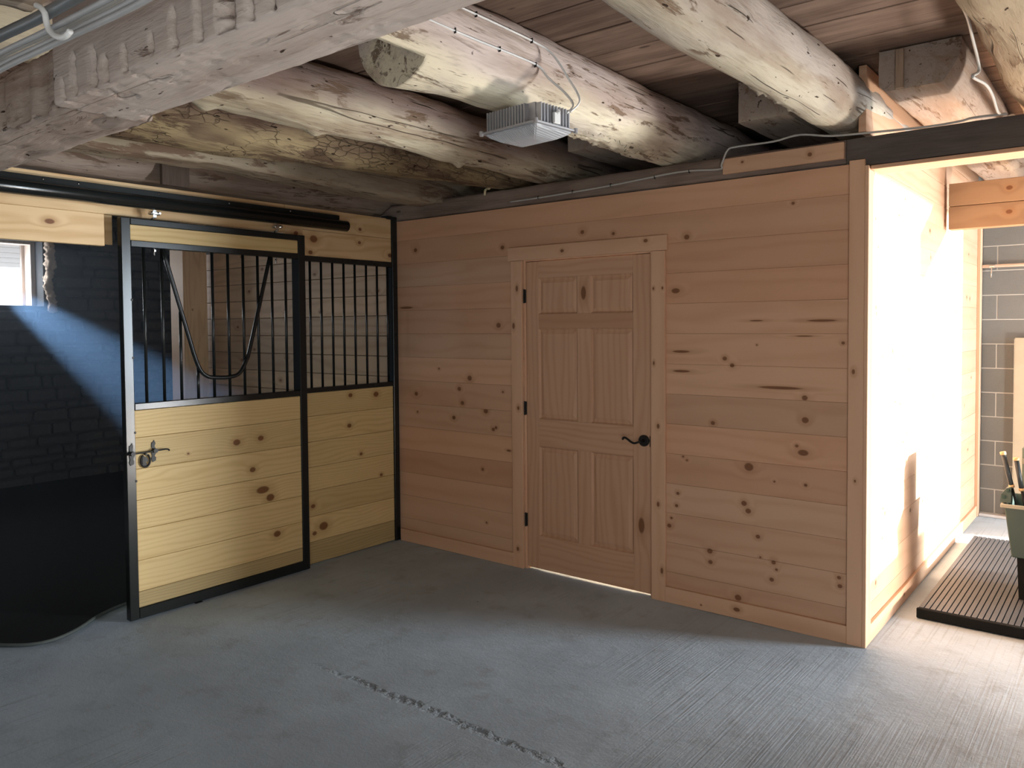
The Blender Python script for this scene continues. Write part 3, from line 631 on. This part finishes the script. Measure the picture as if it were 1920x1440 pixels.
wn = thing('window_1', (-4.9, -1.2, 1.9), 'small bright stall window with pale boards across its top', 'window', kind='structure')
M_wframe = wood('weathered_frame', (2, 1, 0), (.55, .46, .40), (.38, .30, .25), (), 3, freq=20, contrast=.4)
box('jamb', (-5.10, -.735, WZ0+.001), (-4.86, -.690, WZ1-.001), M_wframe, wn); box('jamb', (-5.10, WY0+.001, WZ0+.001), (-4.86, WY0+.05, WZ1-.001), M_wframe, wn)
boxes('stop_bead', [((-5.06, -.765, WZ0+.03), (-5.02, -.7355, WZ1-.03))], M_wframe, wn)
box('sill', (-5.12, WY0+.051, WZ0-.0), (-4.80, -.736, WZ0+.012), M_wframe, wn)
box('head', (-5.10, WY0+.051, WZ1-.03), (-4.86, -.736, WZ1-.001), M_wframe, wn)
for i in range(5):
    xa, xb = -5.30-.22*i, -5.30-.22*(i+1)+.012; za, zb_ = 2.585-.04*i, 2.585-.04*(i+1)+.002
    bm = bmesh.new(); prism(bm, [(xa, za), (xb, zb_), (xb, zb_+.022), (xa, za+.022)], 1, -3.2, -.25)
    put('slat', done(bm), wood('grey_slat', (1, 0, 2), (.62, .55, .50), (.42, .34, .30), (), 5+i, freq=30, contrast=.5), wn)
# reveal filler and plaster
q = boxes('window_reveal', [((-5.10, -.689, WZ0+.001), (-4.665, -.636, WZ1-.001))], M_stone, wl)
bm = bmesh.new(); rings = []
for k in range(60):
    z = 1.80+.78*k/59; ring = []
    for j in range(14):
        a = 2*PI*j/14; rr = (.040+.030*noise.noise(Vector((z*9, math.cos(a)*2, math.sin(a)*2)))+.030*noise.noise(Vector((z*30, math.cos(a)*5, math.sin(a)*5))))
        ring.append(bm.verts.new((-4.635+rr*math.cos(a), -.635+.022*noise.noise(Vector((z*4, 3, 3)))+rr*math.sin(a), z)))
    rings.append(ring)
for A, B in zip(rings, rings[1:]):
    for j in range(14): bm.faces.new((A[j], A[(j+1) % 14], B[(j+1) % 14], B[j]))
bm.faces.new(rings[0]); bm.faces.new(rings[-1][::-1])
s = NT('crumbly_plaster', .95, spec=.1); vec, x, y, z = s.xyz(); pm = s.out(s.mix(s.noise(vec, 18, 4), (.56, .46, .37), (.22, .16, .125)), s.bump(s.noise(vec, 40, 4), .8, .01))
put('broken_plaster', done(bm), pm, wl, smooth=True, label='crumbling pale plaster edge')
# rubber mats on the stall floor: flat sheet with a rounded front edge coming out of the doorway
edge = [(-.235, -1.96), (-.20, -2.07), (-.145, -2.176), (-.055, -2.295), (-.005, -2.386), (.016, -2.459), (.008, -2.519), (-.027, -2.575), (-.086, -2.625), (-.16, -2.67), (-.30, -2.72)]
bm = bmesh.new(); E_ = [tuple(p[:2]) for p in smoothpath([(a, b, 0) for a, b in edge], 4)]
prism(bm, E_+[(-.6, -2.8), (-4.6, -2.8), (-4.6, 2.1), (-.20, 2.1), (-.20, -.05), (-.24, -.95)], 2, .002, .022)
bmesh.ops.recalc_face_normals(bm, faces=bm.faces[:])
mt = put('stall_mat', done(bm), M_rubber); tag(mt, 'black rubber stall floor mat with rounded front edge at the doorway', 'mat')
rim = tube('mat_rim', [(a+.008, b, .013) for a, b in edge], .009, paint('worn_rubber_edge', (.07, .085, .08), .7), mt, 8, 4, label='worn grey edge')

# haze drifting in the stall, lit by daylight from the window
hz = bpy.data.materials.new('dust_haze'); hz.use_nodes = True; t_ = hz.node_tree; t_.nodes.remove(t_.nodes['Principled BSDF'])
vs = t_.nodes.new('ShaderNodeVolumeScatter'); vs.inputs['Density'].default_value = .03; vs.inputs['Color'].default_value = (.75, .87, 1, 1); vs.inputs['Anisotropy'].default_value = .2
t_.links.new(vs.outputs[0], t_.nodes['Material Output'].inputs['Volume'])
h_ = box('dust_haze', (-4.50, -2.75, .05), (-.25, -.345, 2.42), hz, bev=0); tag(h_, 'thin bluish dusty haze hanging in the dark stall doorway', 'haze', kind='stuff')
spd = bpy.data.lights.new('window_shaft', 'SPOT'); spd.energy = 9500; spd.color = (.36, .62, 1.0); spd.spot_size = math.radians(11); spd.spot_blend = .5; spd.shadow_soft_size = .03
spo = bpy.data.objects.new('window_shaft', spd); COL.objects.link(spo); spo.location = (-5.65, -1.0, 2.29)
spo.rotation_euler = (Vector((-2.5, -.95, 1.26))-spo.location).to_track_quat('-Z', 'Y').to_euler()

# ------------------------------------------------------------------ block wall beyond the mat
def block_mat():
    s = NT('concrete_block', .9, spec=.2); vec, x, y, z = s.xyz(); a = s.noise(vec, 4, 3); b = s.noise(vec, 140, 3)
    col = s.mix(a, (.215, .222, .21), (.165, .17, .165)); col = s.mix(s.math('MULTIPLY', s.mr(b, .5, .7), .3), col, (.14, .135, .13))
    return s.out(col, s.bump(b, .35, .004))
wf = box('wall_far', (3.33, 3.4735, 0), (6.1, 3.6, 2.94), paint('pale_mortar', (.48, .48, .45), .95, 0, .2), bev=0); tag(wf, 'grey concrete block wall at the end of the aisle', 'wall', kind='structure')
M_block = block_mat(); z = .0236; row = 0; mesh_cache = {}
z = 2.2588-.2032*11; row = 0
while z < 2.9:
    off = 3.50 if row % 2 == 0 else 3.30
    x = off-.4064
    while x < 5.9:
        a, b = max(x+.005, 3.394), min(x+.4064-.005, 5.98)
        z1 = min(z+.2032-.005, 2.9)
        if b-a > .03 and z1-z > .03: box('block', (a, 3.470, z+.005), (b, 3.4733, z1), M_block, wf, .002)
        x += .4064
    z += .2032; row += 1
cb = box('baseboard_far', (3.394, 3.40, 0), (5.98, 3.469, .022), paint('pale_concrete', (.62, .6, .58), .9), bev=.004); tag(cb, 'pale concrete lip along the foot of the block wall', 'baseboard', kind='structure')

# aisle lintel of two boards
li = thing('aisle_lintel', (4.3, 2.0, 2.26), 'two stacked pine beams crossing the side aisle high up', 'lintel')
for a, b, sd in ((2.264, 2.418, 1), (2.421, 2.575, 5)):
    box('beam', (3.395, 1.96, a), (5.97, 2.06, b), wood('lintel_pine', (0, 2, 1), (.40, .25, .14), (.25, .14, .075), [(3.75, a+.09, .02, .015)], sd, freq=9, contrast=.35), li, .003)
# conduit by the stub log
cd = tube('conduit', [(3.945, .3, 2.60), (3.945, 1.2, 2.60), (3.945, 3.3, 2.60)], .018, M_white, seg=12); tag(cd, 'white plastic conduit along the log above the aisle', 'conduit')
# horizontal pipe on block wall with hook
pr = thing('pole', (3.7, 3.44, 2.09), 'pale horizontal pole fixed in front of the block wall', 'pole')
tube('rod', [(3.394, 3.44, 2.092), (4.6, 3.44, 2.096)], .014, paint('pink_white_paint', (.78, .66, .58), .5), pr, 12)
bm = bmesh.new(); tb(bm, [(3.445, 3.44, 2.092), (3.485, 3.44, 2.092)], .019, 12); tb(bm, [(3.465, 3.42, 2.075), (3.465, 3.415, 2.03), (3.462, 3.42, 2.0)], .006, 8)
put('clip', done(bm), M_chrome, pr, label='small metal clip hanging from the pole')
# beige panel leaning on block wall
bp = thing('beige_door_slab', (4.05, 3.44, 0), 'plain beige door slab standing against the block wall', 'door slab')
box('slab', (3.637, 3.399, .022), (4.44, 3.438, 1.50), paint('beige_paint', (.44, .385, .285), .5), bp, .003)
box('edge_strip', (3.634, 3.3985, .03), (3.6368, 3.4385, 1.49), paint('beige_edge', (.65, .58, .45), .5), bp, 0)

# ------------------------------------------------------------------ ribbed mat
rm = thing('ribbed_mat', (3.95, 1.5, 0), 'thick ribbed grey rubber mat on the floor beside the sunlit wall', 'mat')
def mat_m():
    s = NT('ribbed_rubber', .5, spec=.4); vec, x, y, z = s.xyz(); a = s.noise(vec, 6, 4)
    return s.out(s.mix(a, (.075, .088, .105), (.05, .057, .066)), s.bump(s.noise(vec, 60, 3), .3, .003))
M_mat = mat_m()
box('base', (3.498, .60, .001), (4.95, 2.44, .047), M_rubber, rm, .004)
bm = bmesh.new(); x = 3.502
while x < 4.94:
    prism(bm, [(x+.001, .0475), (x+.0272, .0475), (x+.0252, .060), (x+.003, .060)], 1, .598, 2.436); x += .0282
# prism axis 1 keeps (x,z)
put('ribs', done(bm), M_mat, rm, kind='stuff')
box('front_lip', (3.496, .575, .004), (4.95, .5975, .058), M_rubber, rm, .004)
# ------------------------------------------------------------------ green bin with tools
gb = thing('tool_bin', (4.15, 1.25, .06), 'grey green plastic tub on a black base holding long handles', 'bin')
M_green = paint('grey_green_plastic', (.065, .10, .088), .45); M_dgreen = paint('dark_green_plastic', (.03, .07, .06), .5); M_pale = paint('pale_trim', (.36, .35, .28), .5)
def frustum(bm, x0, x1, y0, y1, z0, z1, g, th=.0):
    A = [bm.verts.new((x, y, z0)) for x, y in ((x0+g, y0+g), (x1-g, y0+g), (x1-g, y1-g), (x0+g, y1-g))]; B = [bm.verts.new((x, y, z1)) for x, y in ((x0, y0), (x1, y0), (x1, y1), (x0, y1))]
    for i in range(4): bm.faces.new((A[i], A[(i+1) % 4], B[(i+1) % 4], B[i]))
    bm.faces.new(A[::-1])
    if th:
        C = [bm.verts.new((x, y, z1)) for x, y in ((x0+th, y0+th), (x1-th, y0+th), (x1-th, y1-th), (x0+th, y1-th))]; D = [bm.verts.new((x, y, z0+th)) for x, y in ((x0+g+th, y0+g+th), (x1-g-th, y0+g+th), (x1-g-th, y1-g-th), (x0+g+th, y1-g-th))]
        for i in range(4):
            bm.faces.new((B[i], B[(i+1) % 4], C[(i+1) % 4], C[i])); bm.faces.new((C[i], C[(i+1) % 4], D[(i+1) % 4], D[i]))
        bm.faces.new(D)
    else: bm.faces.new(B)
bm = bmesh.new(); frustum(bm, 3.855, 4.42, 1.0, 1.42, .30, .595, .035, .008); bmesh.ops.bevel(bm, geom=bm.edges[:], offset=.006, segments=1, affect='EDGES'); put('tub', done(bm), M_green, gb)
bm = bmesh.new(); frustum(bm, 3.915, 4.36, 1.05, 1.37, .062, .298, .01); put('black_base', done(bm), M_rubber, gb)
box('rim_band', (3.838, .985, .585), (4.437, .999, .606), M_pale, gb, .003); box('rim_band', (3.838, 1.0, .585), (3.853, 1.43, .606), M_pale, gb, .003)
bm = bmesh.new(); prism(bm, [(3.832, .61), (3.838, .655), (3.862, .69), (3.885, .70), (3.885, .61)], 1, 1.02, 1.10); put('side_grip', done(bm), M_green, gb)
box('grip_slot', (3.843, 1.012, .632), (3.858, 1.019, .650), M_dgreen, gb, .001); box('grip_slot', (3.864, 1.012, .672), (3.878, 1.019, .688), M_dgreen, gb, .001)
box('drawer', (3.93, 1.03, .40), (4.36, .999+.03, .52), M_dgreen, gb, .002)
cz = box('tool_case', (3.925, 1.12, .600), (4.30, 1.34, .92), M_dgreen, None, .012); tag(cz, 'dark green case standing in the grey green tub', 'case')
cz2 = box('case_band', (3.9245, 1.1195, .82), (4.3005, 1.13, .85), M_pale, cz, .001)
def tool(p0, p1, lab):
    t = thing('long_tool', p0, lab, 'tool', 'long tools in the green tub')
    a = Vector(p0); b = Vector(p1)
    tube('shaft', [a+(b-a)*.4, b], .007, M_blackrough, t, 8); tube('grip', [a, a+(b-a)*.48], .0125, paint('dark_grip', (.03, .04, .048), .5), t, 12)
    tube('end_cap', [a-(b-a)*.02, a+(b-a)*.02], .0155, paint('tan_cap', (.70, .45, .22), .5), t, 12); tube('ferrule', [a+(b-a)*.46, a+(b-a)*.50], .0145, paint('tan_ring', (.62, .40, .2), .5), t, 12)
tool((3.842, 1.04, .885), (3.93, 1.07, .50), 'leftmost dark handle with tan cap leaning out of tub')
tool((3.905, 1.045, .858), (3.96, 1.08, .50), 'dark handle with tan cap nearer the green case')

# ------------------------------------------------------------------ lamp
lp = thing('ceiling_lamp', (2.395, -1.465, 2.50), 'square ribbed grey aluminium canopy lamp under the cream log', 'lamp')
M_alu = paint('cast_aluminium', (.50, .50, .52), .45, .5); 
ang = -.10; cx, cy = 2.395, -1.465; RM = Matrix.Translation((cx, cy, 0)) @ Matrix.Rotation(ang, 4, 'Z')
def lput(name, bm, mat, **kw):
    bmesh.ops.transform(bm, matrix=RM, verts=bm.verts[:]); return put(name, done(bm), mat, lp, **kw)
bm = bmesh.new(); bx(bm, (-.160, -.125, 2.438), (.160, .125, 2.447), .002)
for sx in (-1, 1):
    for sy in (-1, 1): tb(bm, [(sx*.158, sy*.123, 2.432), (sx*.158, sy*.123, 2.452)], .009, 8)
lput('flange', bm, M_alu)
bm = bmesh.new(); A = []
for ins, z in ((.030, 2.4475), (.030, 2.453), (.045, 2.530), (.075, 2.545)):
    A.append([bm.verts.new((x, y, z)) for x, y in ((-.160+ins, -.125+ins), (.160-ins, -.125+ins), (.160-ins, .125-ins), (-.160+ins, .125-ins))])
for P, Q in zip(A, A[1:]):
    for i in range(4): bm.faces.new((P[i], P[(i+1) % 4], Q[(i+1) % 4], Q[i]))
bm.faces.new(A[0][::-1]); bm.faces.new(A[-1]); lput('housing', bm, M_alu)
bm = bmesh.new()
for i in range(14):
    x = -.130+.0165*i
    for sy in (-1, 1): bx(bm, (x, min(sy*.092, sy*.118), 2.4475), (x+.005, max(sy*.092, sy*.118), 2.525), 0)
for i in range(10):
    y = -.085+.019*i
    for sx in (-1, 1): bx(bm, (min(sx*.125, sx*.152), y, 2.4475), (max(sx*.125, sx*.152), y+.005, 2.525), 0)
lput('cooling_fins', bm, M_alu, kind='stuff')
gl = NT('prismatic_glass', .22, spec=.6); gl.b.inputs['Transmission Weight'].default_value = .55; gl.b.inputs['IOR'].default_value = 1.4
vec, x, y, z = gl.xyz(); gm = gl.out((.80, .82, .85), gl.bump(gl.math('SINE', gl.math('MULTIPLY', x, 620.0)), .35, .002))
bm = bmesh.new(); A = []
for ins, z in ((.012, 2.4375), (.018, 2.428), (.060, 2.405), (.095, 2.398)):
    A.append([bm.verts.new((x, y, z)) for x, y in ((-.160+ins, -.125+ins), (.160-ins, -.125+ins), (.160-ins, .125-ins), (-.160+ins, .125-ins))])
for P, Q in zip(A, A[1:]):
    for i in range(4): bm.faces.new((P[i], P[(i+1) % 4], Q[(i+1) % 4], Q[i]))
bm.faces.new(A[0][::-1]); bm.faces.new(A[-1]); bmesh.ops.bevel(bm, geom=bm.edges[:], offset=.004, segments=2, affect='EDGES'); lput('glass_lens', bm, gm, label='clear prismatic lens')
bm = bmesh.new(); bx(bm, (.152, -.02, 2.450), (.166, .02, 2.495), .003); tb(bm, [(.158, 0, 2.49), (.175, 0, 2.50)], .008, 8); lput('cable_gland', bm, M_white)
# cables on the lamp log
c1 = tube('lamp_cable', [(2.47, -2.45, 2.70), (2.455, -2.05, 2.705), (2.455, -1.86, 2.705), (2.452, -1.62, 2.71), (2.455, -1.47, 2.705), (2.478, -1.43, 2.66), (2.535, -1.40, 2.60), (2.58, -1.40, 2.54), (2.57, -1.43, 2.50)], .0062, M_white, seg=8, n=6, flat=.6); tag(c1, 'white cable stapled low along the lamp log', 'cable')
c2 = tube('lamp_cable', [(2.46, -2.60, 2.80), (2.455, -2.26, 2.80), (2.455, -2.0, 2.80), (2.455, -1.75, 2.80), (2.458, -1.50, 2.795), (2.49, -1.42, 2.76), (2.545, -1.385, 2.66), (2.60, -1.38, 2.56), (2.58, -1.42, 2.505)], .0062, M_white, seg=8, n=6, flat=.6); tag(c2, 'white cable stapled high along the lamp log', 'cable')
for c, pts in ((c1, [(2.453, -1.98, 2.705), (2.450, -1.72, 2.708), (2.452, -1.49, 2.705)]), (c2, [(2.452, -2.2, 2.80), (2.452, -1.86, 2.80), (2.456, -1.52, 2.795)])):
    for (x, y, z) in pts: box('staple', (x-.004, y-.0015, z-.009), (x+.008, y+.0015, z+.011), M_blackrough, c, 0)
# cable along the top plate and dark beam
c3 = tube('plate_cable', [(1.113, -.004, 2.456), (1.314, -.004, 2.457), (1.847, -.004, 2.471), (2.348, -.004, 2.497), (2.60, -.012, 2.480), (2.625, -.03, 2.50), (2.66, -.03, 2.572), (2.71, -.014, 2.588), (2.906, -.012, 2.586), (3.046, -.012, 2.600), (3.206, -.010, 2.570), (3.433, -.010, 2.556), (3.644, -.010, 2.546), (3.777, -.010, 2.549), (3.831, -.010, 2.556), (3.965, -.010, 2.552)], .0055, M_offwhite, seg=8, n=5); tag(c3, 'thin off white cable running along plate and dark beam', 'cable')
for x in (1.35, 1.62, 1.9, 2.2, 2.42): box('staple', (x-.002, -.0105, 2.456+(x-1.3)*.032-.008), (x+.002, .002, 2.456+(x-1.3)*.032+.010), M_blackrough, c3, .0)
c4 = tube('joist_cable', [(3.945, -1.25, 2.70), (3.95, -1.0, 2.70), (3.94, -.78, 2.675), (3.94, -.62, 2.60), (3.93, -.70, 2.555), (3.945, -.50, 2.57), (3.95, -.36, 2.56), (3.95, -.2, 2.525), (3.94, -.02, 2.556)], .0058, M_offwhite, seg=8, n=6); tag(c4, 'sagging off white cable beside the tan log joist', 'cable')
# foam beads
fm = paint('dried_spray_foam', (.66, .58, .36), .8, 0, .6)
for i, (pts, r) in enumerate((([(.93, -.01, 2.565), (.955, -.02, 2.575), (.99, -.02, 2.575)], .013), ([(.90, -.012, 2.52), (.905, -.016, 2.55), (.92, -.016, 2.56)], .008))):
    o = tube('spray_foam', pts, r, fm, seg=10, n=4); tag(o, ('fat curl of yellowed spray foam on the top plate', 'thin drip of yellowed spray foam on the top plate')[i], 'foam')

# ------------------------------------------------------------------ cable bundle and hook, top left
bz = [(-3.40, 0.0, M_grey_cable, .0065, 'lowest grey cable of the bundle over the hewn beam'), (-3.395, .016, M_grey_cable, .0065, 'second grey cable of the bundle over the hewn beam'), (-3.41, .031, M_grey_cable, .0065, 'third grey cable of the bundle over the hewn beam'),
      (-3.42, .062, M_dark_cable, .013, 'thick dark conduit above the grey cable bundle'), (-3.38, .045, M_offwhite, .006, 'pale cable crossing behind the dark conduit')]
for (y, dz, m, r, lab) in bz:
    o = tube('ceiling_cable', [(1.7, y+.02, 2.235+dz*1.1), (2.1, y+.01, 2.245+dz), (2.3, y, 2.245+dz), (2.6, y+.006, 2.242+dz*.9), (2.99, y, 2.228+dz), (3.3, y-.01, 2.235+dz), (4.0, y, 2.25+dz)], r, m, seg=10, n=6)
    tag(o, lab, 'cable', 'cable bundle near the hewn beam')
hk = tube('cable_hook', [(2.589, -3.43, 2.313), (2.612, -3.43, 2.302), (2.631, -3.43, 2.285), (2.638, -3.43, 2.265), (2.650, -3.43, 2.247), (2.675, -3.43, 2.230), (2.705, -3.43, 2.219), (2.731, -3.43, 2.216), (2.750, -3.43, 2.221)], .0062, M_white, seg=12, n=5); tag(hk, 'white vinyl coated hook holding the cable bundle', 'hook')
nb_ = put('near_timber', rough_timber((2.50, -3.60, 2.322), (3.5, -3.40, 2.50), 0, .006, .02, 33), rough_mat('near_timber_wood', (.45, .37, .29), (.34, .27, .21), 3), smooth=True)
tag(nb_, 'rough timber the cable hook is screwed into', 'beam')

# ------------------------------------------------------------------ the barn around (mostly outside the frame)
M_boardwall = old_board('barn_siding', (2, 1), (.24, .17, .13), (.12, .08, .06), 9)
for nm, lst, lab in (
    ('wall_right', [((6.0, -8.0, 0), (6.12, -6.8, 2.94)), ((6.0, -4.6, 0), (6.12, .82, 2.94)), ((6.0, 3.6, 0), (6.12, 4.2, 2.94)), ((6.0, -6.8, 2.5), (6.12, -4.6, 2.94)), ((6.0, .82, 2.80), (6.12, 3.6, 2.94)), ((6.0, .82, 0), (6.12, 2.19, .70))], 'barn side wall with open doorways and an added low sun blocker'),  # low piece in the side doorway is added, unseen, to block the sun
    ('wall_rear', [((-5.15, -8.1, 0), (6.12, -8.0, 2.94))], 'barn wall behind the viewer')):
    o = boxes(nm, lst, M_boardwall, bev=0); tag(o, lab, 'wall', kind='structure')
gr = box('ground_outside', (6.12, -9, -.06), (14, 9, -.01), paint('gravel', (.42, .38, .33), .95), bev=0); tag(gr, 'sunlit gravel outside the side doorway', 'ground', kind='structure')
